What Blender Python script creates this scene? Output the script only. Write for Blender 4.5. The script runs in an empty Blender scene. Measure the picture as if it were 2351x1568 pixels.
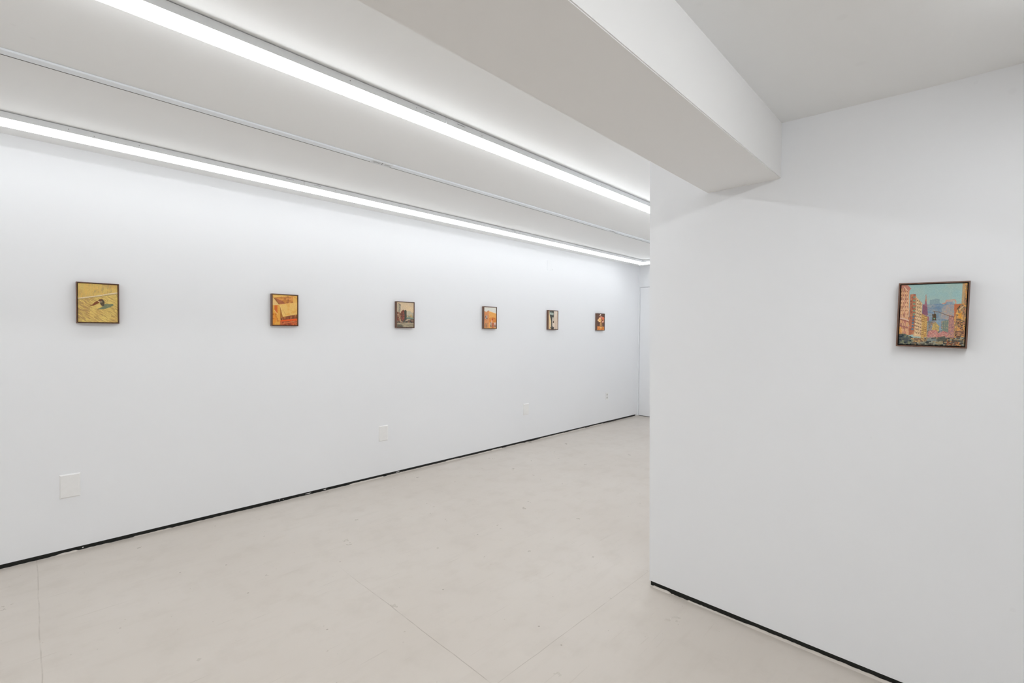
import bpy, bmesh, math, random
import numpy as np
from mathutils import Matrix, Vector

random.seed(7)
SC = bpy.context.scene
COL = SC.collection

# ------------------------------------------------------------------ camera
CAM_H = 1.45
F_PX, YAW, TILT, ROLL = 1077.76, math.radians(44.104), math.radians(-1.133), math.radians(0.433)
cam_data = bpy.data.cameras.new('camera')
cam = bpy.data.objects.new('camera', cam_data)
COL.objects.link(cam)
SC.camera = cam
cam_data.sensor_fit = 'HORIZONTAL'
cam_data.sensor_width = 36.0
cam_data.lens = F_PX / 2351.0 * 36.0
cam_data.clip_start = 0.02
_f = Vector((math.cos(YAW) * math.cos(TILT), math.sin(YAW) * math.cos(TILT), math.sin(TILT)))
_r = Vector((math.sin(YAW), -math.cos(YAW), 0))
_u = _r.cross(_f)
_r2 = _r * math.cos(ROLL) + _u * math.sin(ROLL)
_u2 = -_r * math.sin(ROLL) + _u * math.cos(ROLL)
cam.matrix_world = Matrix(((_r2.x, _u2.x, -_f.x, 0), (_r2.y, _u2.y, -_f.y, 0), (_r2.z, _u2.z, -_f.z, CAM_H), (0, 0, 0, 1)))

# ------------------------------------------------------------------ world, light levels, exposure
world = bpy.data.worlds.new('world')
SC.world = world
world.use_nodes = True
world.node_tree.nodes['Background'].inputs[0].default_value = (0, 0, 0, 1)
world.node_tree.nodes['Background'].inputs[1].default_value = 0.0
LAMP_NEAR = 19.4        # strength of the tube row nearest the beam
LAMP_LEFT = 8.2        # strength of the tube row along the left wall
LAMP_RIGHT = 28.0       # strength of the tube diffusers in the right room
LAMP_COLOR = (0.95, 0.978, 1.0, 1)
SC.view_settings.view_transform = 'Standard'
SC.view_settings.look = 'None'
SC.view_settings.gamma = 1.0
SC.view_settings.use_curve_mapping = False
SC.view_settings.exposure = 0.0
SC.cycles.use_denoising = True
SC.cycles.use_adaptive_sampling = True
SC.cycles.adaptive_threshold = 0.07
SC.cycles.adaptive_min_samples = 16
SC.cycles.max_bounces = 9
SC.cycles.diffuse_bounces = 8
SC.cycles.glossy_bounces = 3
SC.cycles.caustics_reflective = False
SC.cycles.caustics_refractive = False

# ------------------------------------------------------------------ dimensions (metres)
D = 4.150            # left wall plane y
XR = 2.482           # right wall plane x
XF = 7.474           # far wall plane x
ZC = 2.612           # left room ceiling
ZR = 2.430           # right room ceiling
ZB = 2.185           # beam underside
BY0, BY1 = 0.645, 0.990
EY = 1.287           # free end of the right wall
XN, YN = -4.0, -3.4  # walls behind the camera


# ------------------------------------------------------------------ helpers
def srgb(c):
    return tuple(((v / 255.0) / 12.92 if v / 255.0 <= 0.04045 else ((v / 255.0 + 0.055) / 1.055) ** 2.4) for v in c)


def link(name, bm, mat=None, parent=None, smooth=False):
    me = bpy.data.meshes.new(name)
    bm.normal_update()
    bm.to_mesh(me)
    bm.free()
    if mat is not None:
        for m in (mat if isinstance(mat, (list, tuple)) else [mat]):
            me.materials.append(m)
    if smooth:
        for p in me.polygons:
            p.use_smooth = True
    o = bpy.data.objects.new(name, me)
    COL.objects.link(o)
    if parent is not None:
        o.parent = parent
    return o


def box(bm, x0, x1, y0, y1, z0, z1, mi=0):
    v = [bm.verts.new((x, y, z)) for z in (z0, z1) for y in (y0, y1) for x in (x0, x1)]
    out = []
    for idx in ((0, 2, 3, 1), (4, 5, 7, 6), (0, 1, 5, 4), (2, 6, 7, 3), (0, 4, 6, 2), (1, 3, 7, 5)):
        f = bm.faces.new([v[i] for i in idx])
        f.material_index = mi
        out.append(f)
    return out


def bevel_all(bm, w, seg=2):
    bmesh.ops.bevel(bm, geom=list(bm.edges), offset=w, segments=seg, affect='EDGES', profile=0.5)


def quad(bm, pts, mi=0):
    f = bm.faces.new([bm.verts.new(p) for p in pts])
    f.material_index = mi
    return f


def structure(o, label=None):
    o['kind'] = 'structure'
    if label:
        o['label'] = label
    return o


def thing(name, label, cat, loc, rot=(0, 0, 0), group=None):
    o = bpy.data.objects.new(name, None)
    COL.objects.link(o)
    o.empty_display_size = 0.05
    o.location = loc
    o.rotation_euler = rot
    o['label'] = label
    o['category'] = cat
    if group:
        o['group'] = group
    return o


def copy_thing(root, loc, rot, label, group):
    r = root.copy()
    COL.objects.link(r)
    r.location = loc
    r.rotation_euler = rot
    r['label'] = label
    r['group'] = group
    for ch in list(root.children):
        c = ch.copy()
        COL.objects.link(c)
        c.parent = r
        for g in list(ch.children):
            d = g.copy()
            COL.objects.link(d)
            d.parent = c
    return r


# ------------------------------------------------------------------ materials
class NT:
    def __init__(self, name):
        self.m = bpy.data.materials.new(name)
        self.m.use_nodes = True
        self.t = self.m.node_tree
        self.b = self.t.nodes['Principled BSDF']

    def n(self, typ, **kw):
        nd = self.t.nodes.new(typ)
        for k, v in kw.items():
            setattr(nd, k, v)
        return nd

    def l(self, a, b):
        self.t.links.new(a, b)

    def setv(self, node, key, val):
        if hasattr(val, 'is_linked'):
            self.l(val, node.inputs[key])
        else:
            node.inputs[key].default_value = val

    def math(self, op, a, b=None, c=None, clamp=False):
        nd = self.n('ShaderNodeMath', operation=op)
        nd.use_clamp = clamp
        self.setv(nd, 0, a)
        if b is not None:
            self.setv(nd, 1, b)
        if c is not None:
            self.setv(nd, 2, c)
        return nd.outputs[0]

    def mix(self, fac, a, b, blend='MIX'):
        nd = self.n('ShaderNodeMix', data_type='RGBA', blend_type=blend)
        self.setv(nd, 0, fac)
        self.setv(nd, 6, a)
        self.setv(nd, 7, b)
        return nd.outputs[2]

    def noise(self, vec, scale, detail=3.0, rough=0.5):
        nd = self.n('ShaderNodeTexNoise')
        self.l(vec, nd.inputs['Vector'])
        nd.inputs['Scale'].default_value = scale
        nd.inputs['Detail'].default_value = detail
        nd.inputs['Roughness'].default_value = rough
        return nd.outputs['Fac']

    def ramp(self, fac, lo, hi, a=0.0, b=1.0):
        nd = self.n('ShaderNodeMapRange')
        nd.clamp = True
        self.setv(nd, 0, fac)
        for i, v in enumerate((lo, hi, a, b)):
            nd.inputs[i + 1].default_value = v
        return nd.outputs[0]

    def pos(self):
        return self.n('ShaderNodeNewGeometry').outputs['Position']

    def obj(self):
        return self.n('ShaderNodeTexCoord').outputs['Object']


def spackle(k, base, spots):
    """filled holes that show through the paint as faint round marks: (x, y, z, radius)"""
    p = k.pos()
    acc = None
    for x, y, z, r in spots:
        d = k.n('ShaderNodeVectorMath', operation='DISTANCE')
        k.l(p, d.inputs[0])
        d.inputs[1].default_value = (x, y, z)
        m = k.ramp(d.outputs['Value'], r * 0.55, r, 1.0, 0.0)
        acc = m if acc is None else k.math('MAXIMUM', acc, m)
    return k.mix(k.math('MULTIPLY', acc, 0.055), base, (0.5, 0.5, 0.49, 1))


def paint_mat(name, col, rough=0.62, var=0.012, bump=0.03, spots=None):
    k = NT(name)
    p = k.obj()
    n1 = k.noise(p, 1.3, 2)
    c1 = tuple(v * (1 - var) for v in col) + (1,)
    c2 = tuple(min(1, v * (1 + var)) for v in col) + (1,)
    base = k.mix(n1, c1, c2)
    if spots:
        base = spackle(k, base, spots)
    k.l(base, k.b.inputs['Base Color'])
    k.b.inputs['Roughness'].default_value = rough
    k.b.inputs['Specular IOR Level'].default_value = 0.3
    return k.m


def plain_mat(name, col, rough=0.4, metal=0.0, spec=0.5):
    k = NT(name)
    n1 = k.noise(k.obj(), 35, 3)
    k.l(k.mix(n1, tuple(v * 0.96 for v in col) + (1,), tuple(min(1, v * 1.04) for v in col) + (1,)), k.b.inputs['Base Color'])
    k.b.inputs['Roughness'].default_value = rough
    k.b.inputs['Metallic'].default_value = metal
    k.b.inputs['Specular IOR Level'].default_value = spec
    return k.m


def emit_mat(name, strength):
    k = NT(name)
    k.b.inputs['Base Color'].default_value = (0.9, 0.9, 0.9, 1)
    k.b.inputs['Roughness'].default_value = 0.4
    k.b.inputs['Emission Color'].default_value = LAMP_COLOR
    # the frosted cover is brightest straight below the strip of diodes and dimmer round its flanks
    sep = k.n('ShaderNodeSeparateXYZ')
    k.l(k.n('ShaderNodeNewGeometry').outputs['Normal'], sep.inputs[0])
    down = k.math('MAXIMUM', k.math('MULTIPLY', sep.outputs[2], -1.0), 0.0)
    k.l(k.math('MULTIPLY_ADD', down, strength * 0.6, strength * 0.4), k.b.inputs['Emission Strength'])
    return k.m


def floor_mat():
    k = NT('grey_epoxy_floor')
    p = k.pos()
    sep = k.n('ShaderNodeSeparateXYZ')
    k.l(p, sep.inputs[0])
    X, Y = sep.outputs[0], sep.outputs[1]
    big = k.noise(p, 0.9, 2, 0.6)
    mid = k.noise(p, 5.5, 4, 0.65)
    # brushed / mopped streaks running obliquely
    mp = k.n('ShaderNodeMapping')
    mp.inputs['Rotation'].default_value = (0, 0, 0.35)
    mp.inputs['Scale'].default_value = (1.2, 7.0, 1)
    k.l(p, mp.inputs[0])
    streak = k.noise(mp.outputs[0], 2.2, 5, 0.62)
    base = k.mix(k.ramp(big, 0.3, 0.7), (0.592, 0.538, 0.480, 1), (0.628, 0.579, 0.525, 1))
    base = k.mix(k.ramp(mid, 0.50, 0.72, 0, 0.42), base, (0.535, 0.483, 0.425, 1))
    base = k.mix(k.ramp(streak, 0.54, 0.74, 0, 0.38), base, (0.538, 0.487, 0.428, 1))

    # hairline joints of the slab
    wob = k.math('MULTIPLY', k.math('SUBTRACT', k.noise(p, 3.0, 2), 0.5), 0.016)
    brk = k.ramp(k.noise(p, 9.0, 3), 0.36, 0.52, 0.25, 1.0)

    def line(coord, at, width):
        dd = k.math('ABSOLUTE', k.math('SUBTRACT', k.math('ADD', coord, wob), at))
        return k.ramp(dd, width * 0.35, width, 1.0, 0.0)

    def step(coord, lo, hi):
        return k.ramp(coord, lo, hi, 0.0, 1.0)
    j1 = k.math('MULTIPLY', line(X, 1.320, 0.0030), k.math('MULTIPLY', step(Y, 1.34, 1.36), k.ramp(Y, 2.2, 2.8, 1.0, 0.0)))
    j2 = k.math('MULTIPLY', line(Y, 1.366, 0.0026), k.math('MULTIPLY', step(X, 1.31, 1.33), k.ramp(X, 2.0, 2.7, 0.75, 0.35)))
    j3 = k.math('MULTIPLY', line(X, 0.028, 0.0035), step(Y, 1.3, 1.4))
    jt = k.math('MULTIPLY', k.math('MAXIMUM', k.math('MAXIMUM', j1, j2), k.math('MULTIPLY', j3, 0.7)), brk)
    base = k.mix(k.math('MULTIPLY', jt, 0.6), base, (0.30, 0.255, 0.205, 1))

    # small chips and specks
    def specks(scale, thr, mask_scale, mask_lo):
        vo = k.n('ShaderNodeTexVoronoi')
        vo.inputs['Scale'].default_value = scale
        k.l(p, vo.inputs['Vector'])
        d0 = k.ramp(vo.outputs['Distance'], thr * 0.6, thr, 1.0, 0.0)
        sc = k.n('ShaderNodeSeparateColor')
        k.l(vo.outputs['Color'], sc.inputs[0])
        return k.math('MULTIPLY', d0, k.ramp(sc.outputs[0], mask_lo, mask_lo + 0.02, 0.0, 1.0))
    s1 = specks(8.0, 0.055, 0, 0.60)
    s2 = specks(24.0, 0.09, 0, 0.80)
    base = k.mix(k.math('MULTIPLY', s1, 0.75), base, (0.28, 0.24, 0.19, 1))
    base = k.mix(k.math('MULTIPLY', s2, 0.45), base, (0.33, 0.29, 0.24, 1))
    # thin scuffs
    mp2 = k.n('ShaderNodeMapping')
    mp2.inputs['Rotation'].default_value = (0, 0, -0.6)
    mp2.inputs['Scale'].default_value = (1.0, 26.0, 1)
    k.l(p, mp2.inputs[0])
    sc2 = k.ramp(k.noise(mp2.outputs[0], 3.2, 2, 0.4), 0.70, 0.76)
    base = k.mix(k.math('MULTIPLY', sc2, 0.28), base, (0.40, 0.35, 0.30, 1))
    k.l(base, k.b.inputs['Base Color'])
    k.l(k.ramp(mid, 0.3, 0.7, 0.27, 0.36), k.b.inputs['Roughness'])
    k.b.inputs['Specular IOR Level'].default_value = 0.55
    return k.m


def ceiling_mat():
    k = NT('white_ceiling_paint')
    p = k.pos()
    n1 = k.noise(p, 0.8, 1)
    base = k.mix(n1, (0.862, 0.868, 0.866, 1), (0.882, 0.889, 0.888, 1))
    # patched plaster rows
    mp = k.n('ShaderNodeMapping')
    mp.inputs['Scale'].default_value = (5.0, 22.0, 1)
    k.l(p, mp.inputs[0])
    pt = k.ramp(k.noise(mp.outputs[0], 1.0, 3, 0.7), 0.66, 0.72)
    base = k.mix(k.math('MULTIPLY', pt, 0.35), base, (0.90, 0.90, 0.89, 1))
    base = spackle(k, base, SPOTS_CEIL)
    k.l(base, k.b.inputs['Base Color'])
    k.b.inputs['Roughness'].default_value = 0.7
    k.b.inputs['Specular IOR Level'].default_value = 0.2
    return k.m


def wood_mat(name, c1, c2):
    k = NT(name)
    mp = k.n('ShaderNodeMapping')
    mp.inputs['Scale'].default_value = (60, 60, 9)
    k.l(k.obj(), mp.inputs[0])
    g = k.noise(mp.outputs[0], 1.6, 5, 0.6)
    k.l(k.mix(k.ramp(g, 0.3, 0.7), c1 + (1,), c2 + (1,)), k.b.inputs['Base Color'])
    k.b.inputs['Roughness'].default_value = 0.5
    return k.m


def canvas_mat():
    k = NT('oil_paint_on_canvas')
    a = k.n('ShaderNodeAttribute')
    a.attribute_name = 'pigment'
    k.l(a.outputs['Color'], k.b.inputs['Base Color'])
    k.b.inputs['Roughness'].default_value = 0.55
    k.b.inputs['Specular IOR Level'].default_value = 0.3
    bp = k.n('ShaderNodeBump')
    bp.inputs['Strength'].default_value = 0.25
    bp.inputs['Distance'].default_value = 0.0006
    k.l(k.noise(k.obj(), 420, 3), bp.inputs['Height'])
    k.l(bp.outputs[0], k.b.inputs['Normal'])
    return k.m


SPOTS_CEIL = [(1.418, 0.598, 2.43, 0.02), (1.764, 0.298, 2.43, 0.02), (2.11, 0.297, 2.43, 0.02), (0.024, 2.709, 2.612, 0.012), (-0.028, 2.645, 2.612, 0.01)]
SPOTS_WALL = [(2.482, -0.1, 2.333, 0.014), (2.482, -0.005, 2.398, 0.008), (2.482, -0.138, 0.455, 0.01), (2.482, 0.579, 2.398, 0.004), (2.482, 0.284, 1.015, 0.005)]
M_WALL_R = paint_mat('white_wall_paint_with_filled_holes', (0.868, 0.880, 0.900), spots=SPOTS_WALL)
M_WALL = paint_mat('white_wall_paint', (0.868, 0.880, 0.900))
M_CEIL = ceiling_mat()
M_BEAM = paint_mat('white_beam_paint', (0.875, 0.873, 0.868))
M_FLOOR = floor_mat()
M_BLACK = plain_mat('black_rubber_base', (0.010, 0.011, 0.009), 0.55, spec=0.3)
M_WHITE_METAL = plain_mat('white_enamelled_metal', (0.74, 0.755, 0.765), 0.38)
M_TRACK = plain_mat('pale_grey_metal', (0.80, 0.835, 0.865), 0.38)
M_DARK = plain_mat('dark_gap', (0.03, 0.03, 0.03), 0.8)
M_PLATE = plain_mat('white_plastic_plate', (0.878, 0.876, 0.868), 0.3)
M_PLATE_PAINTED = paint_mat('painted_over_plate', (0.868, 0.880, 0.900))
M_WALNUT = wood_mat('walnut_wood', (0.125, 0.062, 0.041), (0.195, 0.103, 0.070))
M_BOARD = plain_mat('black_backing', (0.018, 0.012, 0.010), 0.8)
M_CANVAS = canvas_mat()
M_LAMP_L = emit_mat('lit_diffuser', LAMP_LEFT)
M_LAMP_N = emit_mat('lit_diffuser_near_row', LAMP_NEAR)
M_LAMP_R = emit_mat('lit_diffuser_side_room', LAMP_RIGHT)
M_SLOT = plain_mat('slot_shadow_grey', (0.16, 0.16, 0.155), 0.7)
M_GROOVE = plain_mat('rail_groove_grey', (0.07, 0.068, 0.06), 0.8)
M_CONCRETE = plain_mat('chipped_white', (0.75, 0.74, 0.71), 0.7)

# ------------------------------------------------------------------ shell
BH = 0.027           # height of the black base

bm = bmesh.new()
box(bm, XN - 0.2, XF + 0.4, YN - 0.2, D + 0.2, -0.15, 0.0)


def ragged_lip(bm, a, b, n, nrm, seed):
    """a low, uneven cove of floor coating that creeps up the black base"""
    rnd = random.Random(seed)
    prev = None
    h = 0.003
    for i in range(n + 1):
        t = i / n
        if rnd.random() < 0.10:
            h = rnd.choice((0.0015, 0.003, 0.005, 0.008))
        hh = max(0.0006, h + rnd.uniform(-0.0012, 0.0012))
        px, py = a[0] + (b[0] - a[0]) * t, a[1] + (b[1] - a[1]) * t
        w = 0.006 + hh * 0.8
        pts = [(px + nrm[0] * w, py + nrm[1] * w, 0.0002), (px + nrm[0] * 0.0025, py + nrm[1] * 0.0025, hh), (px, py, hh)]
        cur = [bm.verts.new(q) for q in pts]
        if prev:
            for j in range(2):
                bm.faces.new((prev[j], cur[j], cur[j + 1], prev[j + 1]))
        prev = cur


ragged_lip(bm, (XN, D), (7.40, D), 900, (0, -1), 3)
ragged_lip(bm, (XR, EY + 0.002), (XR, YN), 420, (-1, 0), 5)
floor = structure(link('floor', bm, M_FLOOR), 'pale beige-grey sealed concrete floor with hairline joints')

T = 0.15
bm = bmesh.new()
box(bm, XN - T, XF + T, D, D + T, BH, ZC + 0.05)
box(bm, XN - T, XF + T, D + 0.004, D + T, 0.0, BH)
structure(link('wall_left', bm, M_WALL), 'long white wall with six small paintings')

# far wall with a flush door beside the corner
DY0, DY1, DZ = 3.190, 4.131, 2.252
bm = bmesh.new()
box(bm, XF, XF + T, DY1, D, 0.0, DZ)
box(bm, XF, XF + T, EY, DY0, 0.0, DZ)
box(bm, XF, XF + T, EY, D, DZ, ZC + 0.05)
structure(link('wall_far', bm, M_WALL), 'narrow strip of white end wall with a flush door')
door = structure(link('door_1', (lambda b: (box(b, XF + 0.001, XF + 0.042, DY0 + 0.006, DY1 - 0.006, 0.009, DZ - 0.006), b)[1])(bmesh.new()), M_WALL),
                 'flush white door in the end wall')

# right wall: the solid block whose free end hides the far part of the left room
bm = bmesh.new()
ET = 1.322
yt = lambda z: EY + (ET - EY) * z / ZC
lo, hi = BH, ZC
vb = [(XR, yt(lo), lo), (XF + T, yt(lo), lo), (XF + T, YN, lo), (XR, YN, lo)]
vt = [(XR, yt(hi), hi), (XF + T, yt(hi), hi), (XF + T, YN, hi), (XR, YN, hi)]
vb = [bm.verts.new(p) for p in vb]
vt = [bm.verts.new(p) for p in vt]
bm.faces.new(vb)
bm.faces.new(vt[::-1])
for i in range(4):
    bm.faces.new((vb[i], vt[i], vt[(i + 1) % 4], vb[(i + 1) % 4]))
bmesh.ops.recalc_face_normals(bm, faces=bm.faces)
box(bm, XR + 0.012, XF + T, YN, EY - 0.010, 0.0, BH)
structure(link('wall_right', bm, M_WALL_R), 'white wall on the right that ends in a clean vertical corner')

bm = bmesh.new()
box(bm, XN - T, XR, YN - T, YN, 0, ZC)
structure(link('wall_back', bm, M_WALL))
bm = bmesh.new()
box(bm, XN - T, XN, YN, D, 0, ZC)
structure(link('wall_near', bm, M_WALL))

# ceilings
bm = bmesh.new()
box(bm, XN - T, XF + T, BY1 - 0.05, D, ZC, ZC + 0.15)
structure(link('ceiling', bm, M_CEIL), 'white ceiling over the left side, with two rows of tube lights')
# the lower ceiling of the right room, sagging slightly away from the beam
bm = bmesh.new()
ys = [(BY0 + 0.05, 2.446), (0.40, 2.436), (0.10, 2.426), (-0.2, 2.424), (YN, 2.424)]
for i in range(len(ys) - 1):
    (ya, za), (yb, zb) = ys[i], ys[i + 1]
    quad(bm, [(XN - T, ya, za), (XR, ya, za), (XR, yb, zb), (XN - T, yb, zb)])
quad(bm, [(XN - T, ys[0][0], 2.60), (XR, ys[0][0], 2.60), (XR, YN, 2.60), (XN - T, YN, 2.60)])
bmesh.ops.recalc_face_normals(bm, faces=bm.faces)
structure(link('ceiling', bm, M_CEIL), 'lower white ceiling on the right side of the beam')

bm = bmesh.new()
box(bm, XN - 0.1, XR, BY0, BY1, ZB, ZC + 0.02)
bmesh.ops.bevel(bm, geom=[e for e in bm.edges if all(abs(v.co.z - ZB) < 1e-4 for v in e.verts) and abs(e.verts[0].co.x - e.verts[1].co.x) > 1],
                offset=0.003, segments=2, affect='EDGES')
structure(link('trim_1', bm, M_BEAM), 'broad white ceiling beam crossing to the right wall')

# black bases
bm = bmesh.new()
box(bm, XN, 7.405, D + 0.0005, D + 0.0045, 0.0, BH - 0.0005)
chip = random.Random(11)
for cx, w in ((1.71, 0.055), (1.86, 0.030), (1.47, 0.008), (1.50, 0.006), (0.24, 0.010), (2.62, 0.05)):
    z = chip.uniform(0.009, 0.016)
    v = [(cx - w / 2, z), (cx - w / 4, z + 0.0035), (cx + w / 5, z + 0.004), (cx + w / 2, z + 0.002), (cx + w / 4, z - 0.002), (cx - w / 4, z - 0.0015)]
    quad(bm, [(a, D - 0.0002, b) for a, b in v], 1)
structure(link('baseboard_left', bm, [M_BLACK, M_CONCRETE]), 'thin black base strip along the left wall')
bm = bmesh.new()
box(bm, XR + 0.0005, XR + 0.012, YN, EY - 0.008, 0.0, BH - 0.0005)
structure(link('baseboard_right', bm, M_BLACK), 'thin black base strip along the right wall')
bm = bmesh.new()
box(bm, XF + 0.003, XF + 0.04, DY0 + 0.004, DY1 - 0.004, 0.0, 0.006)  # black strip gives the door's bottom gap its shade by colour
structure(link('trim_2', bm, M_BLACK), 'black strip standing in for the shaded gap under the flush door')


# ------------------------------------------------------------------ tube lights
FW, FH, FD = 0.080, 0.038, 0.033     # width, housing height, diffuser depth


def light_fixture(name, label, length, lampmat, loc, rot, group, slots=(1, 1), screws=()):
    """runs along local +x from 0 to length; local y 0..FW; z measured down from the ceiling at 0"""
    root = thing(name, label, 'light fixture', loc, rot, group)
    g = 0.0035
    bm = bmesh.new()
    box(bm, 0.001, length - 0.001, 0, FW, -FH, -g)
    bevel_all(bm, 0.0012, 1)
    box(bm, 0.02, length - 0.02, 0.012, FW - 0.012, -g - 0.001, 0.0)
    link('housing', bm, M_WHITE_METAL, root)
    bm = bmesh.new()
    n = 6
    for (xa, xb) in ((0.0015, length - 0.0015),):
        rings = []
        for x in (xa, xb):
            ring = []
            for i in range(n + 1):
                a = math.pi * i / n
                ring.append(bm.verts.new((x, FW / 2 - math.cos(a) * FW / 2 * 0.97, -FH - math.sin(a) ** 0.9 * FD)))
            rings.append(ring)
        for i in range(n):
            bm.faces.new((rings[0][i], rings[0][i + 1], rings[1][i + 1], rings[1][i]))
        bm.faces.new(rings[0][::-1])
        bm.faces.new(rings[1])
    bmesh.ops.recalc_face_normals(bm, faces=bm.faces)
    link('diffuser', bm, lampmat, root)
    for s, on in zip((0, 1), slots):
        if on:
            bm = bmesh.new()
            c = 0.105 if s == 0 else length - 0.105
            box(bm, c - 0.028, c + 0.028, -0.0006, 0.0004, -0.0155, -0.0135)
            link('knockout_slot', bm, M_SLOT, root)
    for sx, sz in screws:
        bm = bmesh.new()
        bmesh.ops.create_circle(bm, cap_ends=True, radius=0.0022, segments=10, matrix=Matrix.Translation((sx, -0.0007, sz)) @ Matrix.Rotation(math.pi / 2, 4, 'X'))
        bmesh.ops.create_circle(bm, cap_ends=True, radius=0.0022, segments=10, matrix=Matrix.Translation((sx, -0.0003, sz)) @ Matrix.Rotation(math.pi / 2, 4, 'X'))
        link('screw', bm, M_SLOT, root)
    return root


GL = 'tube lights along the left room'
Y1, Y2 = 2.044, 3.715
SEG = 2.45
J1, J2 = 1.585, 1.503
light_fixture('tube_light', 'bright white tube light nearest the camera, running off the top edge of the photo', SEG, M_LAMP_N, (J1 - SEG, Y1, ZC), (0, 0, 0), GL,
              (1, 1), ((2.26, -0.018), (1.9, -0.02)))
light_fixture('tube_light', 'tube light of the near row, from its joint to the corner of the right wall', SEG, M_LAMP_N, (J1, Y1, ZC), (0, 0, 0), GL,
              (1, 1), ((0.26, -0.024), (1.36, -0.012), (1.36, -0.026), (1.50, -0.018)))
light_fixture('tube_light', 'left tube light of the row beside the six paintings, cut by the left edge', SEG, M_LAMP_L, (J2 - SEG, Y2, ZC), (0, 0, 0), GL,
              (1, 1), ((2.22, -0.018), (1.12, -0.020), (1.23, -0.026), (1.44, -0.020)))
light_fixture('tube_light', 'middle tube light of the row beside the six paintings', SEG, M_LAMP_L, (J2, Y2, ZC), (0, 0, 0), GL,
              (1, 1), ((0.25, -0.022),))
light_fixture('tube_light', 'farthest tube light of the row beside the paintings, reaching the corner', 6.80 - (J2 + SEG), M_LAMP_L, (J2 + SEG, Y2, ZC), (0, 0, 0), GL, (0, 0))
light_fixture('tube_light', 'short visible end of the tube light crossing in front of the door', Y2 + FW - 2.0, M_LAMP_L, (6.80 + 0.001, Y2 + FW, ZC), (0, 0, -math.pi / 2), GL, (0, 0))
# rows that carry on out of the photo
light_fixture('tube_light', 'tube light behind the camera in the near row', SEG, M_LAMP_N, (J1 - 2 * SEG, Y1, ZC), (0, 0, 0), GL, (0, 0))
light_fixture('tube_light', 'tube light behind the camera in the row along the left wall', SEG, M_LAMP_L, (J2 - 2 * SEG, Y2, ZC), (0, 0, 0), GL, (0, 0))
light_fixture('tube_light', 'tube light of the near row hidden behind the right wall', 6.79 - (J1 + SEG), M_LAMP_N, (J1 + SEG, Y1, ZC), (0, 0, 0), GL, (0, 0))
GR = 'tube lights of the side room outside the photo'
light_fixture('tube_light', 'tube light of the side room close to the right wall', SEG, M_LAMP_R, (-0.50, -0.30, 2.424), (0, 0, 0), GR, (0, 0))
light_fixture('tube_light', 'tube light of the side room behind the camera', SEG, M_LAMP_R, (-3.00, -0.30, 2.424), (0, 0, 0), GR, (0, 0))

# ------------------------------------------------------------------ slim rail between the two light rows
RY0, RY1, RH = 2.888, 2.944, 0.010
rail_l = [(XN + 0.3, 1.69), (1.69, 4.63), (4.63, 7.30)]
rail_names = ['pale metal ceiling rail at the left, up to its first connector',
              'pale metal ceiling rail between its two connectors',
              'pale metal ceiling rail beyond the second connector, ending behind the right wall']
for (xa, xb), lab in zip(rail_l, rail_names):
    r = thing('ceiling_rail', lab, 'ceiling rail', (xa, RY0, ZC), (0, 0, 0), 'lengths of rail between the tube lights')
    L = xb - xa
    bm = bmesh.new()
    box(bm, 0.0015, L - 0.0015, 0.0, 0.048, -RH, -0.0005)
    bevel_all(bm, 0.001, 1)
    link('rail_body', bm, M_TRACK, r)
    bm = bmesh.new()
    box(bm, 0.03, L - 0.03, 0.0478, 0.0535, -RH - 0.0002, -0.0005)
    link('rail_groove', bm, M_GROOVE, r)
for cx, lab in ((1.705, 'small white rail connector between the first two lengths of ceiling rail'),
                (4.63, 'small white rail connector farther along, near the right wall')):
    c = thing('rail_connector', lab, 'rail connector', (cx, RY0, ZC), (0, 0, 0), 'connectors joining the ceiling rail')
    bm = bmesh.new()
    box(bm, -0.075, 0.075, -0.002, 0.060, -RH - 0.002, -0.0005)
    bevel_all(bm, 0.0015, 1)
    link('cover', bm, M_WHITE_METAL, c)
    for x0, x1 in ((-0.062, -0.012), (0.020, 0.066)):
        for y0 in (0.016, 0.030):
            bm = bmesh.new()
            box(bm, x0, x1, y0, y0 + 0.003, -RH - 0.0026, -RH - 0.0015)
            link('slot', bm, M_SLOT, c)
    bm = bmesh.new()
    box(bm, -0.002, 0.004, 0.010, 0.034, -RH - 0.003, -RH - 0.0015)
    link('latch', bm, M_SLOT, c)


# ------------------------------------------------------------------ plates on the left wall
def wall_plate(label, x0, x1, z0, z1, cat='wall plate', group='blank cover plates low on the left wall'):
    w, hgt = x1 - x0, z1 - z0
    r = thing('wall_plate', label, cat, ((x0 + x1) / 2, D, z0), (0, 0, 0), group)
    bm = bmesh.new()
    dpt = 0.0095
    a = [(-w / 2, 0, 0), (w / 2, 0, 0), (w / 2, 0, hgt), (-w / 2, 0, hgt)]
    e = 0.0065
    b = [(-w / 2 + e, -dpt, e), (w / 2 - e, -dpt, e), (w / 2 - e, -dpt, hgt - e), (-w / 2 + e, -dpt, hgt - e)]
    m = [(x * 0.995, -0.0035, z + (0.0008 if z < hgt / 2 else -0.0008)) for x, y, z in a]
    ra, rm, rb = ([bm.verts.new(q) for q in s] for s in (a, m, b))
    for p, q in ((ra, rm), (rm, rb)):
        for i in range(4):
            bm.faces.new((p[i], p[(i + 1) % 4], q[(i + 1) % 4], q[i]))
    bm.faces.new(rb)
    bm.faces.new(ra[::-1])
    bmesh.ops.recalc_face_normals(bm, faces=bm.faces)
    link('cover', bm, M_PLATE, r)
    for zz in (hgt * 0.13, hgt * 0.87):
        bm = bmesh.new()
        bmesh.ops.create_cone(bm, cap_ends=True, radius1=0.0028, radius2=0.0022, depth=0.001, segments=12,
                              matrix=Matrix.Translation((0, -dpt - 0.0004, zz)) @ Matrix.Rotation(math.pi / 2, 4, 'X'))
        link('screw', bm, M_PLATE, r)
    return r


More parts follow.
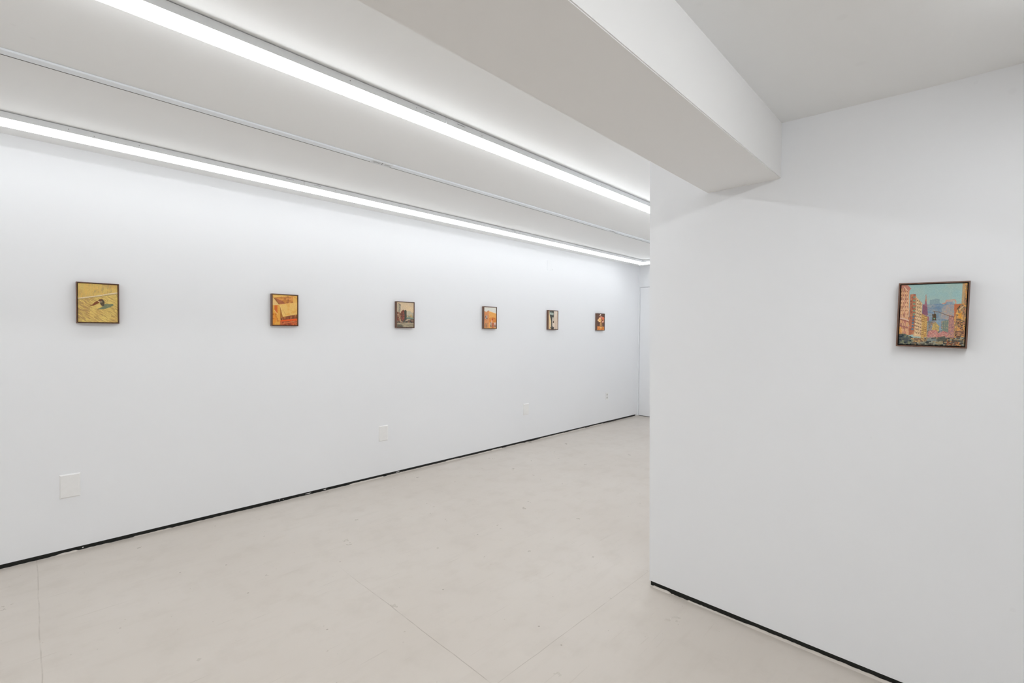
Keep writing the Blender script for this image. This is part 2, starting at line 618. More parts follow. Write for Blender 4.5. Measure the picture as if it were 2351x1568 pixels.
wall_plate('blank white cover plate low at the left, under the yellow painting', 0.132, 0.232, 0.360, 0.513)
wall_plate('blank white cover plate below the dusk street painting', 2.403, 2.502, 0.360, 0.513)
wall_plate('blank white cover plate farther along, between the fourth and fifth paintings', 4.502, 4.606, 0.365, 0.512)

r = thing('power_outlet', 'white double power outlet low on the wall near the door', 'outlet', (6.485, D, 0.375))
bm = bmesh.new()
box(bm, -0.037, 0.037, -0.006, 0, 0, 0.116)
bevel_all(bm, 0.002, 2)
link('cover', bm, M_PLATE, r)
for zc in (0.034, 0.082):
    bm = bmesh.new()
    box(bm, -0.017, 0.017, -0.0085, -0.005, zc - 0.015, zc + 0.015)
    bevel_all(bm, 0.002, 1)
    so = link('socket', bm, plain_mat('socket_face', (0.62, 0.61, 0.60), 0.4), r)
    bm = bmesh.new()
    for sx in (-0.006, 0.006):
        box(bm, sx - 0.001, sx + 0.001, -0.0092, -0.0083, zc - 0.003, zc + 0.007)
    box(bm, -0.0022, 0.0022, -0.0092, -0.0083, zc - 0.011, zc - 0.007)
    link('slot', bm, M_SLOT, so)

r = thing('access_panel', 'painted-over square panel high on the wall, above the fifth painting', 'access panel', (5.022, D, 2.309))
bm = bmesh.new()
box(bm, -0.061, 0.061, -0.0035, 0, 0, 0.134)
bevel_all(bm, 0.001, 1)
link('panel', bm, M_PLATE_PAINTED, r)
bm = bmesh.new()
bmesh.ops.create_cone(bm, cap_ends=True, radius1=0.006, radius2=0.004, depth=0.006, segments=14,
                      matrix=Matrix.Translation((0.045, -0.006, 0.012)) @ Matrix.Rotation(math.pi / 2, 4, 'X'))
link('knob', bm, M_PLATE_PAINTED, r)


# ------------------------------------------------------------------ paintings
class Art:
    """colours a fine grid of points on a canvas; q = corner points TL TR BR BL of the drawing's own coordinate sheet"""
    def __init__(self, q, nu, nv, seed):
        self.nu, self.nv = nu, nv
        self.rng = np.random.RandomState(seed)
        src = [(0, 0), (1, 0), (1, 1), (0, 1)]
        A, b = [], []
        for (u, v), (x, y) in zip(src, q):
            A.append([u, v, 1, 0, 0, 0, -x * u, -x * v]); b.append(x)
            A.append([0, 0, 0, u, v, 1, -y * u, -y * v]); b.append(y)
        hh = np.linalg.solve(np.array(A, float), np.array(b, float))
        U, V = np.meshgrid(np.linspace(0, 1, nu), np.linspace(0, 1, nv))
        w = hh[6] * U + hh[7] * V + 1
        self.X = (hh[0] * U + hh[1] * V + hh[2]) / w
        self.Y = (hh[3] * U + hh[4] * V + hh[5]) / w
        self.C = np.zeros((nv, nu, 3))

    def noise(self, sx, sy, octaves=2, ang=0.0):
        c, s = math.cos(ang), math.sin(ang)
        xr, yr = self.X * c + self.Y * s, -self.X * s + self.Y * c
        out = np.zeros_like(self.X)
        amp, tot = 1.0, 0.0
        for o in range(octaves):
            g = self.rng.rand(97, 97)
            fx, fy = xr / sx * 2 ** o + 500, yr / sy * 2 ** o + 500
            ix, iy = np.floor(fx).astype(int), np.floor(fy).astype(int)
            tx, ty = fx - ix, fy - iy
            tx, ty = tx * tx * (3 - 2 * tx), ty * ty * (3 - 2 * ty)
            v = (g[iy % 97, ix % 97] * (1 - tx) * (1 - ty) + g[iy % 97, (ix + 1) % 97] * tx * (1 - ty)
                 + g[(iy + 1) % 97, ix % 97] * (1 - tx) * ty + g[(iy + 1) % 97, (ix + 1) % 97] * tx * ty)
            out += v * amp
            tot += amp
            amp *= 0.6
        return out / tot

    def inside(self, pts):
        m = np.zeros(self.X.shape, bool)
        n = len(pts)
        for i in range(n):
            (x0, y0), (x1, y1) = pts[i], pts[(i + 1) % n]
            if y0 == y1:
                continue
            cond = ((y0 > self.Y) != (y1 > self.Y)) & (self.X < (x1 - x0) * (self.Y - y0) / (y1 - y0) + x0)
            m ^= cond
        return m

    def fill(self, c):
        self.C[:] = c

    def poly(self, pts, c, a=1.0):
        m = self.inside(pts)
        self.C[m] = self.C[m] * (1 - a) + np.array(c, float) * a
        return m

    def ell(self, cx, cy, rx, ry, c, a=1.0, ang=0.0):
        co, s = math.cos(ang), math.sin(ang)
        dx, dy = self.X - cx, self.Y - cy
        m = ((dx * co + dy * s) / rx) ** 2 + ((-dx * s + dy * co) / ry) ** 2 < 1
        self.C[m] = self.C[m] * (1 - a) + np.array(c, float) * a
        return m

    def line(self, pts, w, c, a=1.0):
        for (x0, y0), (x1, y1) in zip(pts[:-1], pts[1:]):
            dx, dy = x1 - x0, y1 - y0
            t = np.clip(((self.X - x0) * dx + (self.Y - y0) * dy) / (dx * dx + dy * dy), 0, 1)
            d = np.hypot(self.X - x0 - t * dx, self.Y - y0 - t * dy)
            k = np.clip((w / 2 + 2 - d) / 4, 0, 1)[..., None] * a
            self.C[:] = self.C * (1 - k) + np.array(c, float) * k

    def tint(self, mask, c, sx, sy, lo, hi, a, ang=0.0, oc=2):
        n = np.clip((self.noise(sx, sy, oc, ang) - lo) / (hi - lo), 0, 1) * a
        if mask is not None:
            n = n * mask
        self.C[:] = self.C * (1 - n[..., None]) + np.array(c, float) * n[..., None]

    def dabs(self, mask, cols, sx, sy, p, ang=0.0):
        """short flat strokes of the given colours"""
        c, s = math.cos(ang), math.sin(ang)
        xr, yr = self.X * c + self.Y * s, -self.X * s + self.Y * c
        iy = np.floor(yr / sy).astype(int)
        off = self.rng.rand(211)[iy % 211]
        ix = np.floor(xr / sx + off).astype(int)
        h = self.rng.rand(211, 211)[iy % 211, ix % 211]
        k = self.rng.randint(0, len(cols), (211, 211))[iy % 211, ix % 211]
        m = (h < p)
        if mask is not None:
            m &= mask
        self.C[m] = np.array(cols, float)[k[m]]

    def windows(self, mask, x0, x1, nx, y0, y1, ny, c, fx=0.5, fy=0.5, a=1.0, shear=0.0):
        u = (self.X - x0) / (x1 - x0) * nx
        v = (self.Y - y0 - shear * (self.X - x0)) / (y1 - y0) * ny
        m = (u > 0) & (u < nx) & (v > 0) & (v < ny) & ((u % 1) < fx) & ((v % 1) < fy)
        if mask is not None:
            m &= mask
        self.C[m] = self.C[m] * (1 - a) + np.array(c, float) * a

    def grain(self, amp, s=9):
        n = self.rng.normal(0, amp, self.C.shape[:2])
        self.C += n[..., None] * s / 9
        self.C[:] = np.clip(self.C, 4, 250)


def art_city():
    A = Art([(545, 345), (1560, 320), (1530, 1295), (515, 1250)], 176, 200, 1)
    A.fill((157, 188, 184))
    A.tint(None, (172, 190, 178), 160, 120, 0.4, 0.8, 0.6)
    A.tint(None, (150, 184, 186), 50, 40, 0.5, 0.8, 0.5)
    # hazy towers
    A.poly([(985, 575), (1055, 562), (1070, 553), (1135, 565), (1140, 640), (1140, 760), (985, 760)], (138, 160, 164))
    m = A.poly([(945, 640), (1060, 640), (1150, 628), (1190, 645), (1250, 600), (1330, 590), (1362, 640), (1370, 1150), (930, 1180)], (128, 150, 170))
    A.tint(m, (160, 160, 158), 80, 50, 0.45, 0.65, 0.8, 0.4)
    A.tint(m, (112, 138, 164), 60, 35, 0.5, 0.7, 0.8)
    A.dabs(m, [(146, 164, 174), (118, 142, 158), (150, 156, 156)], 26, 9, 0.3)
    A.windows(m, 1060, 1370, 22, 700, 1150, 34, (112, 124, 134), 0.45, 0.45, 0.45)
    m = A.poly([(1180, 690), (1280, 640), (1370, 660), (1370, 900), (1150, 860)], (176, 164, 152), 0.7)
    A.dabs(m, [(190, 160, 140), (150, 150, 165)], 16, 8, 0.35)
    A.line([(1178, 632), (1225, 625), (1240, 582), (1370, 575), (1385, 600), (1382, 650)], 14, (212, 150, 124))
    A.line([(1245, 600), (1340, 597)], 12, (196, 160, 150))
    # steeple and church
    A.poly([(925, 470), (915, 560), (905, 640), (875, 640), (870, 800), (975, 830), (975, 1140), (940, 1140), (950, 700), (938, 600), (932, 520)], (160, 108, 118))
    A.poly([(925, 470), (914, 590), (941, 600), (933, 520)], (184, 140, 118))
    A.poly([(872, 640), (945, 680), (960, 800), (868, 790)], (138, 92, 108))
    # mid distance street
    m = A.poly([(955, 900), (1190, 900), (1290, 870), (1290, 1160), (930, 1160)], (150, 140, 132))
    A.dabs(m, [(110, 130, 140), (170, 130, 110), (120, 118, 112), (150, 165, 170)], 22, 14, 0.6)
    m = A.poly([(1180, 900), (1290, 880), (1290, 1060), (1180, 1080)], (112, 128, 122))
    A.windows(m, 1180, 1290, 4, 900, 1080, 8, (176, 168, 130), 0.6, 0.4)
    m = A.poly([(1100, 890), (1165, 890), (1165, 1040), (1100, 1040)], (136, 164, 184), 0.8)
    m = A.poly([(1040, 930), (1090, 925), (1140, 980), (1130, 1060), (1020, 1060)], (196, 164, 96), 0.85)
    A.dabs(m, [(160, 146, 100), (216, 180, 110)], 16, 10, 0.5)
    m = A.poly([(975, 1050), (1090, 1030), (1130, 1090), (1200, 1050), (1290, 1090), (1285, 1150), (950, 1150)], (204, 142, 130))
    A.dabs(m, [(222, 170, 146), (180, 112, 108), (190, 150, 140)], 14, 10, 0.5)
    A.windows(m, 970, 1290, 16, 1040, 1150, 6, (168, 100, 104), 0.4, 0.5)
    m = A.poly([(1285, 800), (1368, 830), (1368, 1190), (1275, 1190)], (188, 138, 126))
    A.windows(m, 1285, 1368, 5, 820, 1190, 17, (124, 88, 100), 0.5, 0.55)
    A.dabs(m, [(214, 160, 120), (150, 110, 130)], 10, 8, 0.2)
    # left tall facade
    m = A.poly([(530, 345), (640, 340), (695, 395), (668, 430), (672, 1110), (515, 1110)], (216, 166, 130))
    A.dabs(m, [(196, 130, 112), (232, 188, 146), (170, 116, 100), (222, 170, 120)], 12, 44, 0.45)
    A.poly([(540, 350), (640, 345), (697, 395), (660, 440), (600, 380), (545, 400)], (186, 116, 106), 0.75)
    A.line([(590, 370), (640, 430)], 14, (222, 190, 160))
    A.line([(530, 845), (600, 860), (688, 895)], 14, (216, 186, 172))
    A.line([(530, 865), (620, 890), (680, 915)], 12, (150, 90, 84))
    A.line([(530, 960), (660, 1000)], 12, (160, 100, 94))
    m0 = A.poly([(520, 980), (560, 990), (560, 1090), (516, 1090)], (226, 168, 92))
    A.dabs(m0, [(200, 140, 90), (236, 186, 110)], 14, 20, 0.4)
    A.windows(m, 545, 665, 4, 430, 840, 7, (164, 104, 84), 0.34, 0.45, 0.9)
    A.windows(m, 550, 665, 4, 455, 850, 7, (236, 204, 164), 0.16, 0.6, 0.8)
    # red brown building with cream flank
    m = A.poly([(682, 485), (768, 480), (775, 520), (765, 1100), (672, 1110), (672, 900)], (178, 112, 84))
    A.dabs(m, [(150, 92, 78), (196, 130, 96)], 20, 24, 0.35)
    for i in range(6):
        A.ell(745, 530 + i * 52, 19, 14, (120, 148, 122))
    for i in range(5):
        A.ell(738 - i * 3, 828 + i * 48, 16, 17, (84, 118, 138))
    m = A.poly([(772, 520), (868, 620), (868, 760), (860, 1140), (735, 1130), (755, 1040)], (224, 190, 146))
    A.dabs(m, [(206, 166, 130), (236, 208, 160), (180, 140, 112)], 10, 26, 0.35, 0.35)
    A.windows(m, 760, 870, 4, 560, 1100, 11, (128, 96, 76), 0.5, 0.40, 0.9, 0.35)
    m = A.poly([(866, 785), (952, 830), (945, 1150), (858, 1150)], (206, 166, 96))
    A.dabs(m, [(226, 190, 116), (186, 130, 80)], 14, 12, 0.35)
    A.windows(m, 862, 950, 5, 800, 1150, 12, (132, 92, 66), 0.5, 0.45, 0.9, 0.3)
    # right side
    m = A.poly([(1362, 642), (1475, 636), (1475, 900), (1362, 900)], (192, 112, 70))
    m = A.poly([(1480, 320), (1562, 320), (1540, 1300), (1370, 1300), (1365, 850), (1420, 700), (1470, 640)], (172, 134, 92))
    A.dabs(m, [(206, 150, 84), (120, 96, 76), (190, 130, 96), (150, 126, 96), (222, 172, 96)], 16, 26, 0.65, 0.12)
    A.poly([(1482, 320), (1522, 320), (1515, 620), (1476, 640)], (188, 160, 122), 0.8)
    A.poly([(1425, 790), (1480, 770), (1480, 870), (1430, 860)], (226, 156, 60), 0.85)
    A.line([(1410, 720), (1450, 670)], 14, (70, 62, 50))
    A.line([(1440, 730), (1500, 680)], 12, (216, 196, 150))
    A.line([(1400, 880), (1450, 880), (1530, 920)], 10, (92, 74, 66))
    m = A.inside([(1420, 900), (1530, 920), (1530, 1040), (1400, 1050)])
    A.dabs(m, [(80, 70, 60), (206, 140, 80), (150, 100, 80)], 12, 16, 0.5)
    A.line([(1385, 1060), (1530, 1072)], 12, (104, 74, 70))
    m = A.inside([(1380, 1070), (1530, 1080), (1530, 1290), (1300, 1290), (1300, 1180), (1380, 1180)])
    A.dabs(m, [(96, 70, 60), (160, 112, 84), (120, 90, 76)], 18, 18, 0.7)
    A.line([(1490, 1140), (1486, 1290)], 16, (222, 160, 84))
    # dark foliage and traffic along the bottom
    m = (A.Y > 1155 + 30 * (A.noise(60, 60) - 0.5))
    A.C[m] = (98, 94, 84)
    A.dabs(m, [(62, 66, 66), (130, 128, 110), (160, 128, 90), (84, 80, 72), (150, 150, 132)], 26, 20, 0.75)
    m2 = A.poly([(515, 1090), (600, 1085), (680, 1120), (760, 1160), (700, 1250), (515, 1250)], (70, 78, 80), 0.85)
    A.dabs(m2, [(126, 130, 104), (44, 58, 66), (96, 100, 92)], 28, 22, 0.5)
    m3 = A.poly([(700, 1160), (900, 1150), (930, 1210), (780, 1225)], (178, 142, 96), 0.7)
    A.dabs(m3, [(206, 166, 110), (130, 104, 84)], 20, 16, 0.5)
    A.poly([(945, 1170), (1100, 1170), (1100, 1205), (950, 1205)], (132, 142, 140), 0.8)
    A.poly([(1110, 1150), (1230, 1130), (1240, 1210), (1115, 1210)], (84, 88, 80), 0.8)
    A.poly([(1110, 1225), (1150, 1208), (1200, 1225), (1200, 1255), (1110, 1255)], (168, 150, 112), 0.8)
    m4 = A.inside([(1250, 1200), (1480, 1230), (1480, 1290), (1250, 1280)])
    A.dabs(m4, [(150, 90, 60), (112, 74, 60), (200, 140, 80)], 14, 14, 0.6)
    # traffic light on its arm
    A.line([(1040, 748), (1130, 762), (1260, 815), (1350, 840)], 9, (120, 98, 84))
    A.line([(1062, 750), (1060, 800)], 9, (92, 74, 60))
    A.poly([(1026, 795), (1084, 785), (1090, 888), (1030, 890)], (84, 66, 46))
    for yy in (806, 836):
        A.ell(1042, yy, 14, 8, (110, 92, 66))
    A.ell(1058, 862, 14, 11, (118, 166, 142))
    A.grain(5)
    return A


def art_yellow():
    A = Art([(350, 283), (1280, 338), (1302, 1187), (370, 1170)], 120, 150, 2)
    A.fill((208, 180, 104))
    A.tint(None, (196, 156, 92), 200, 160, 0.4, 0.7, 0.7)
    up = (A.Y < 640 - (A.X - 350) * 0.13).astype(float)
    A.tint(up, (216, 176, 96), 26, 120, 0.4, 0.7, 0.8, 0.2)
    A.tint(up, (176, 148, 96), 30, 90, 0.62, 0.75, 0.6, 0.25)
    lowr = 1 - up
    A.tint(lowr, (176, 142, 84), 110, 16, 0.52, 0.62, 0.75, 0.5)
    A.tint(lowr, (222, 196, 112), 90, 14, 0.55, 0.65, 0.8, 0.45)
    A.tint(((A.X < 640) & (A.Y > 640)).astype(float), (160, 122, 82), 120, 18, 0.45, 0.6, 0.6, 0.5)
    A.line([(355, 655), (700, 612), (1000, 570), (1280, 536)], 26, (160, 136, 92), 0.7)
    A.line([(355, 632), (480, 620), (740, 588), (900, 568), (1080, 537), (1280, 514)], 24, (216, 198, 164))
    A.poly([(830, 870), (900, 850), (960, 775), (1010, 762), (1185, 765), (1192, 800), (1120, 835), (1010, 872), (880, 886)], (118, 126, 98))
    A.tint(None, (204, 178, 100), 30, 20, 0.75, 0.8, 0.6)
    A.poly([(635, 793), (700, 775), (740, 735), (800, 695), (850, 705), (865, 735), (800, 768), (740, 795), (660, 803)], (124, 72, 44))
    A.poly([(835, 695), (850, 660), (900, 646), (945, 660), (980, 712), (940, 720), (890, 712)], (112, 76, 54))
    A.poly([(900, 700), (940, 655), (985, 715), (975, 800), (950, 820), (900, 790), (870, 735)], (92, 78, 62))
    A.line([(838, 706), (880, 718), (925, 716)], 14, (226, 200, 160))
    A.line([(935, 670), (975, 710)], 12, (72, 74, 66))
    A.poly([(790, 800), (860, 755), (890, 800), (880, 860), (800, 855)], (220, 190, 110), 0.9)
    A.line([(820, 880), (870, 876)], 10, (96, 70, 50))
    A.grain(5)
    return A


def art_box():
    A = Art([(390, 388), (1043, 432), (1043, 1195), (390, 1180)], 84, 105, 3)
    A.fill((226, 172, 92))
    A.poly([(390, 388), (1043, 432), (1043, 520), (900, 500), (420, 470)], (226, 180, 98))
    m = A.poly([(400, 470), (600, 455), (930, 432), (940, 610), (560, 650)], (192, 126, 62))
    A.tint(m.astype(float), (216, 150, 78), 60, 40, 0.4, 0.6, 0.9)
    A.tint(m.astype(float), (150, 84, 50), 80, 60, 0.6, 0.75, 0.8)
    A.poly([(440, 480), (660, 560), (720, 630), (555, 645)], (160, 92, 62), 0.8)
    A.poly([(930, 430), (1043, 440), (1043, 600), (930, 610)], (222, 172, 88))
    A.line([(940, 440), (1040, 520)], 12, (206, 140, 70))
    A.poly([(390, 470), (420, 480), (560, 650), (560, 665), (390, 665)], (224, 186, 122))
    A.line([(425, 480), (555, 640)], 14, (120, 76, 34))
    A.poly([(390, 665), (580, 660), (590, 1190), (390, 1180)], (222, 160, 70))
    A.poly([(437, 668), (517, 668), (517, 900), (437, 800)], (204, 104, 44))
    A.line([(437, 800), (515, 900)], 16, (236, 190, 116))
    A.poly([(390, 860), (450, 880), (500, 980), (480, 1100), (420, 1150), (395, 1130)], (222, 140, 52), 0.8)
    A.tint(((A.X < 580) & (A.Y > 880)).astype(float), (188, 98, 34), 40, 60, 0.6, 0.72, 0.7)
    A.poly([(560, 655), (1043, 605), (1043, 912), (665, 968)], (226, 184, 104))
    A.tint(A.inside([(700, 650), (1043, 620), (1043, 900), (720, 940)]).astype(float), (222, 164, 78), 90, 70, 0.5, 0.7, 0.8)
    A.line([(590, 690), (660, 950)], 16, (240, 204, 128))
    A.line([(655, 780), (745, 935)], 10, (206, 156, 84))
    A.poly([(588, 690), (660, 968), (620, 980), (590, 1040)], (168, 110, 50))
    m = A.poly([(600, 1000), (665, 972), (1043, 912), (1043, 1030), (595, 1065)], (138, 78, 48))
    A.dabs(m, [(160, 90, 66), (112, 66, 40), (176, 112, 60)], 24, 60, 0.5)
    A.poly([(590, 1062), (1043, 1018), (1043, 1066), (590, 1086)], (232, 92, 28))
    m = A.poly([(590, 1086), (1043, 1066), (1043, 1195), (590, 1190)], (178, 84, 50))
    A.dabs(m, [(196, 104, 62), (136, 66, 44), (204, 96, 50)], 40, 26, 0.5)
    A.line([(600, 1165), (800, 1118), (1043, 1075)], 9, (222, 140, 80))
    for xx in (775, 935):
        A.line([(xx, 1080), (xx, 1190)], 10, (214, 130, 72))
    A.grain(5)
    return A


def art_dusk():
    A = Art([(318, 365), (942, 395), (942, 1285), (325, 1280)], 62, 84, 4)
    A.fill((206, 184, 154))
    A.tint(None, (216, 190, 150), 200, 200, 0.4, 0.7, 0.8)
    A.poly([(690, 700), (800, 690), (880, 760), (940, 740), (942, 900), (680, 900)], (176, 170, 150), 0.8)
    A.poly([(318, 430), (380, 415), (380, 780), (318, 780)], (196, 180, 152))
    A.poly([(362, 410), (455, 480), (440, 760), (362, 760)], (156, 146, 126))
    A.line([(378, 418), (455, 478)], 18, (70, 66, 58))
    for yy in (500, 575, 650):
        A.line([(405, yy), (430, yy + 14)], 16, (104, 98, 86))
    m = A.poly([(318, 730), (390, 735), (480, 780), (480, 1080), (318, 1080)], (150, 116, 92))
    A.dabs(m, [(110, 90, 74), (180, 146, 116), (126, 74, 60)], 40, 50, 0.6)
    m = A.poly([(460, 720), (555, 640), (600, 690), (600, 1070), (470, 1070)], (118, 68, 56))
    A.dabs(m, [(66, 62, 54), (150, 80, 70), (96, 76, 64)], 40, 44, 0.5)
    A.poly([(585, 690), (620, 645), (680, 690), (680, 1010), (640, 1060), (600, 1040)], (74, 74, 66))
    m = A.poly([(680, 860), (942, 860), (942, 1000), (680, 980)], (140, 138, 118))
    A.dabs(m, [(110, 112, 100), (190, 170, 120), (160, 140, 110)], 30, 40, 0.5)
    A.poly([(820, 820), (860, 820), (860, 920), (820, 920)], (206, 164, 96), 0.8)
    A.poly([(670, 925), (942, 935), (942, 985), (670, 975)], (120, 134, 122))
    A.line([(660, 982), (942, 1003)], 24, (38, 46, 42))
    A.line([(915, 740), (920, 900)], 12, (104, 100, 92))
    m = A.poly([(318, 1060), (470, 1060), (660, 1020), (942, 1020), (942, 1140), (318, 1140)], (120, 104, 88))
    A.dabs(m, [(196, 176, 150), (74, 66, 58), (140, 84, 66), (96, 92, 82), (60, 60, 58)], 34, 26, 0.75)
    A.poly([(318, 1130), (560, 1110), (942, 1130), (942, 1285), (318, 1285)], (142, 132, 112))
    A.tint((A.Y > 1120).astype(float), (176, 160, 132), 90, 24, 0.45, 0.6, 0.9)
    A.poly([(325, 1190), (520, 1190), (540, 1285), (325, 1285)], (92, 88, 78), 0.85)
    A.grain(6)
    return A


def art_ochre():
    A = Art([(372, 430), (862, 455), (868, 1285), (380, 1280)], 50, 80, 5)
    A.fill((216, 214, 204))
    A.line([(372, 440), (862, 465)], 22, (232, 220, 206))
    A.poly([(372, 590), (470, 630), (500, 585), (575, 575), (575, 1285), (372, 1285)], (214, 146, 96))
    A.tint((A.X < 575).astype(float) * (A.Y > 640), (196, 124, 84), 70, 90, 0.5, 0.7, 0.7)
    A.poly([(575, 600), (870, 705), (870, 1285), (575, 1285)], (228, 164, 88))
    A.line([(575, 600), (860, 690)], 14, (240, 206, 160))
    A.line([(510, 590), (570, 578)], 22, (176, 132, 120))
    A.poly([(575, 860), (700, 850), (760, 830), (870, 900), (870, 1040), (575, 1040)], (216, 138, 66))
    A.tint(A.inside([(690, 840), (850, 860), (860, 1020), (700, 1010)]).astype(float), (196, 108, 46), 60, 50, 0.5, 0.65, 0.8)
    A.poly([(420, 770), (505, 770), (505, 930), (425, 910)], (180, 168, 156))
    A.poly([(425, 780), (448, 780), (448, 860), (425, 860)], (120, 96, 84))
    A.poly([(465, 860), (500, 870), (500, 920), (470, 915)], (96, 64, 46))
    A.ell(715, 940, 26, 34, (196, 84, 50))
    A.poly([(670, 940), (700, 960), (700, 1080), (680, 1230), (665, 1230)], (230, 180, 150))
    A.poly([(620, 1030), (665, 1030), (690, 1250), (615, 1250)], (150, 122, 96))
    A.poly([(628, 1060), (650, 1060), (650, 1150), (628, 1150)], (206, 196, 190))
    A.poly([(695, 1060), (760, 1060), (770, 1285), (690, 1285)], (176, 96, 70))
    A.poly([(770, 1050), (870, 1050), (870, 1250), (770, 1250)], (190, 136, 116))
    for xx in (800, 840):
        A.poly([(xx - 12, 1060), (xx + 12, 1060), (xx + 12, 1130), (xx - 12, 1130)], (222, 204, 196))
        A.poly([(xx - 12, 1160), (xx + 12, 1160), (xx + 12, 1240), (xx - 12, 1240)], (140, 116, 96))
    A.poly([(415, 1080), (505, 1080), (505, 1250), (415, 1250)], (170, 126, 90))
    A.line([(485, 1150), (487, 1245)], 24, (110, 76, 40))
    A.line([(455, 1090), (457, 1240)], 14, (206, 160, 120))
    A.line([(372, 1268), (868, 1272)], 16, (232, 176, 84))
    A.grain(5)
    return A


def art_sign():
    A = Art([(385, 455), (795, 480), (785, 1292), (392, 1290)], 44, 80, 6)
    A.fill((218, 204, 188))
    A.tint((A.X > 625).astype(float), (206, 180, 156), 60, 300, 0.4, 0.7, 0.8)
    A.poly([(385, 455), (415, 465), (430, 640), (495, 900), (495, 1292), (385, 1292)], (226, 196, 150))
    A.line([(430, 660), (490, 900), (488, 1260)], 16, (240, 214, 178))
    A.poly([(412, 470), (625, 478), (625, 775), (550, 770), (545, 960), (560, 1180), (620, 1200), (620, 1292), (495, 1292), (495, 920), (430, 650)], (68, 68, 62))
    A.poly([(425, 545), (470, 530), (600, 560), (600, 660), (560, 665), (425, 630)], (160, 170, 160))
    A.line([(470, 560), (470, 620)], 12, (206, 212, 200))
    A.poly([(555, 770), (620, 775), (625, 920), (590, 930), (570, 980), (548, 970)], (196, 186, 172))
    A.line([(570, 800), (600, 850)], 14, (120, 116, 106))
    A.poly([(580, 930), (620, 930), (620, 1030), (575, 1030)], (66, 46, 30))
    A.poly([(570, 1035), (620, 1020), (620, 1195), (575, 1180)], (216, 200, 184))
    A.line([(545, 1040), (535, 1170)], 12, (130, 126, 116))
    A.line([(500, 1225), (600, 1230)], 60, (84, 76, 72))
    A.grain(4)
    return A


def art_flowers():
    A = Art([(485, 465), (860, 475), (850, 1290), (480, 1285)], 44, 84, 7)
    A.fill((104, 74, 64))
    A.tint(None, (84, 56, 40), 80, 80, 0.5, 0.7, 0.7)
    A.poly([(470, 1090), (870, 1120), (870, 1300), (470, 1300)], (206, 124, 54))
    A.tint((A.Y > 1110).astype(float), (222, 146, 84), 80, 50, 0.4, 0.6, 0.8)
    A.ell(655, 510, 32, 28, (238, 218, 206))
    A.ell(630, 550, 26, 24, (232, 200, 170))
    A.poly([(570, 640), (690, 570), (790, 610), (850, 680), (845, 880), (780, 930), (650, 900), (540, 880), (530, 740)], (150, 84, 54))
    A.ell(690, 640, 60, 56, (200, 130, 112))
    A.ell(790, 700, 64, 70, (226, 126, 86))
    A.ell(790, 700, 30, 34, (206, 90, 56))
    A.ell(620, 700, 54, 50, (226, 180, 144))
    A.ell(615, 790, 86, 90, (240, 200, 140))
    A.ell(630, 780, 36, 44, (216, 152, 82))
    A.ell(510, 790, 20, 28, (214, 176, 140))
    A.ell(765, 870, 34, 40, (222, 172, 150))
    A.ell(825, 840, 22, 60, (206, 150, 116))
    A.ell(735, 800, 34, 44, (140, 70, 44))
    A.poly([(625, 890), (740, 900), (745, 1130), (725, 1200), (635, 1190), (620, 1120)], (164, 122, 72))
    A.line([(645, 900), (640, 1150)], 16, (232, 182, 130))
    A.line([(728, 910), (728, 1150)], 12, (214, 166, 110))
    A.line([(690, 950), (685, 1090)], 14, (92, 62, 36))
    A.ell(675, 1175, 55, 26, (242, 190, 104))
    A.grain(5)
    return A


PW, PH, PD = 0.2135, 0.267, 0.035


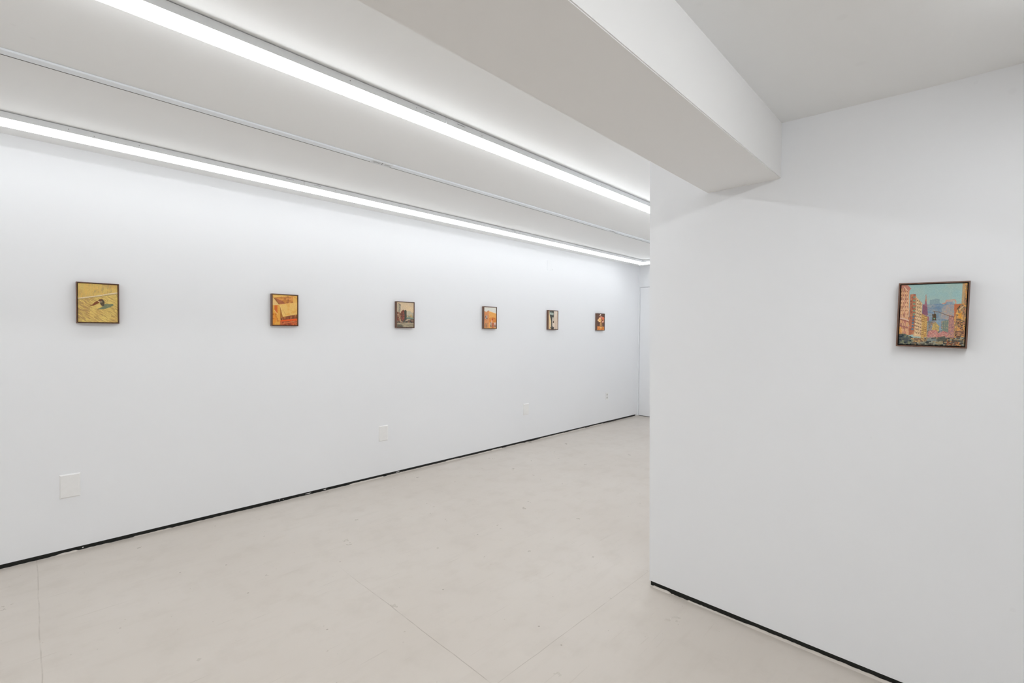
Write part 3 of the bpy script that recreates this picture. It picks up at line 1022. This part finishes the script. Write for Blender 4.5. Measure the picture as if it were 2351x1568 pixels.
def framed_painting(name, label, art, loc, rot, group=None, w=PW, h=PH, gain=1.0):
    root = thing(name, label, 'painting', loc, rot, group)
    # frame: four mitred rails, local x right, y into the room negative, z up from the bottom edge
    bm = bmesh.new()
    t = 0.0050
    yo, yi = -PD, -0.001
    o = [(-w / 2, 0), (w / 2, 0), (w / 2, h), (-w / 2, h)]
    i_ = [(-w / 2 + t, t), (w / 2 - t, t), (w / 2 - t, h - t), (-w / 2 + t, h - t)]
    rings = []
    for prof, y in ((o, yi), (o, yo + 0.0006), ([(x * 0.997, z * 0.997 + 0.0004) for x, z in o], yo), (i_, yo), (i_, yi)):
        rings.append([bm.verts.new((x, y, z)) for x, z in prof])
    for a, b in zip(rings[:-1], rings[1:]):
        for k in range(4):
            bm.faces.new((a[k], a[(k + 1) % 4], b[(k + 1) % 4], b[k]))
    bmesh.ops.recalc_face_normals(bm, faces=bm.faces)
    link('frame', bm, M_WALNUT, root)
    bm = bmesh.new()
    box(bm, -w / 2 + t, w / 2 - t, -0.008, -0.001, t, h - t)
    link('backing_board', bm, M_BOARD, root)
    # canvas on its stretcher, floating inside the frame
    gap = 0.0028
    cw, ch = w - 2 * t - 2 * gap, h - 2 * t - 2 * gap
    nu, nv = art.nu, art.nv
    yf = -PD + 0.004
    lum = art.C.mean(2)
    verts, cols = [], []
    lin = art.C / 255.0
    lin = np.where(lin <= 0.04045, lin / 12.92, ((lin + 0.055) / 1.055) ** 2.4) * gain
    for r_ in range(nv):
        for c_ in range(nu):
            u, v = c_ / (nu - 1), r_ / (nv - 1)
            edge = min(u * cw, (1 - u) * cw, v * ch, (1 - v) * ch)
            round_ = 0.0012 * max(0.0, 1 - edge / 0.0025) ** 2
            verts.append((-cw / 2 + u * cw, yf + round_ - (lum[r_, c_] - 128) / 128 * 0.00012, t + gap + ch - v * ch))
            cols.append(tuple(lin[r_, c_]) + (1.0,))
    faces = [(a, a + nu, a + nu + 1, a + 1) for r_ in range(nv - 1) for a in range(r_ * nu, r_ * nu + nu - 1)]
    # wrap the cloth edge back to the stretcher
    rim = [c for c in range(nu)] + [r_ * nu + nu - 1 for r_ in range(1, nv)] + [(nv - 1) * nu + c for c in range(nu - 2, -1, -1)] + [r_ * nu for r_ in range(nv - 2, 0, -1)]
    base = len(verts)
    for k in rim:
        x, y, z = verts[k]
        verts.append((x, -0.009, z))
        cols.append(tuple(0.55 * q for q in cols[k][:3]) + (1.0,))
    n = len(rim)
    for k in range(n):
        faces.append((rim[k], rim[(k + 1) % n], base + (k + 1) % n, base + k))
    me = bpy.data.meshes.new('canvas')
    me.from_pydata(verts, [], faces)
    at = me.color_attributes.new('pigment', 'FLOAT_COLOR', 'POINT')
    at.data.foreach_set('color', np.array(cols, dtype=np.float32).ravel())
    me.materials.append(M_CANVAS)
    me.validate()
    b = bmesh.new()
    b.from_mesh(me)
    bmesh.ops.recalc_face_normals(b, faces=b.faces)
    b.to_mesh(me)
    b.free()
    o = bpy.data.objects.new('canvas', me)
    COL.objects.link(o)
    o.parent = root
    return root


G = 'paintings along the left wall'
ZP = 1.4875
GAIN = 1.13
left = [
    ('framed_painting', 'framed painting of a brown figure casting a shadow on yellow ground', art_yellow, 0.3255, ZP),
    ('framed_painting', 'framed painting of folded tan flaps over an orange and brown interior', art_box, 1.5085, ZP),
    ('framed_painting', 'framed painting of dark street buildings under a pale tan sky', art_dusk, 2.686, ZP - 0.002),
    ('framed_painting', 'framed painting of an ochre building below a pale grey sky', art_ochre, 3.8725, ZP),
    ('framed_painting', 'framed painting of pale vertical walls around a dark gap with a sign', art_sign, 5.067, ZP + 0.002),
    ('framed_painting', 'framed painting of pale flowers in a vase against brown, nearest the door', art_flowers, 6.242, ZP - 0.001),
]
for nm, lab, fn, x, z in left:
    framed_painting(nm, lab, fn(), (x, D, z), (0, 0, 0), G, gain=GAIN)
# right wall: faces -x ; local x (right) -> -y, local -y (front) -> -x
framed_painting('framed_painting', 'framed painting of a city street with a traffic light, alone on the right wall', art_city(),
                (XR, 0.1030, 1.4035), (math.radians(0.0), math.radians(1.15), -math.pi / 2), None, w=0.2075, h=0.2535, gain=1.04)
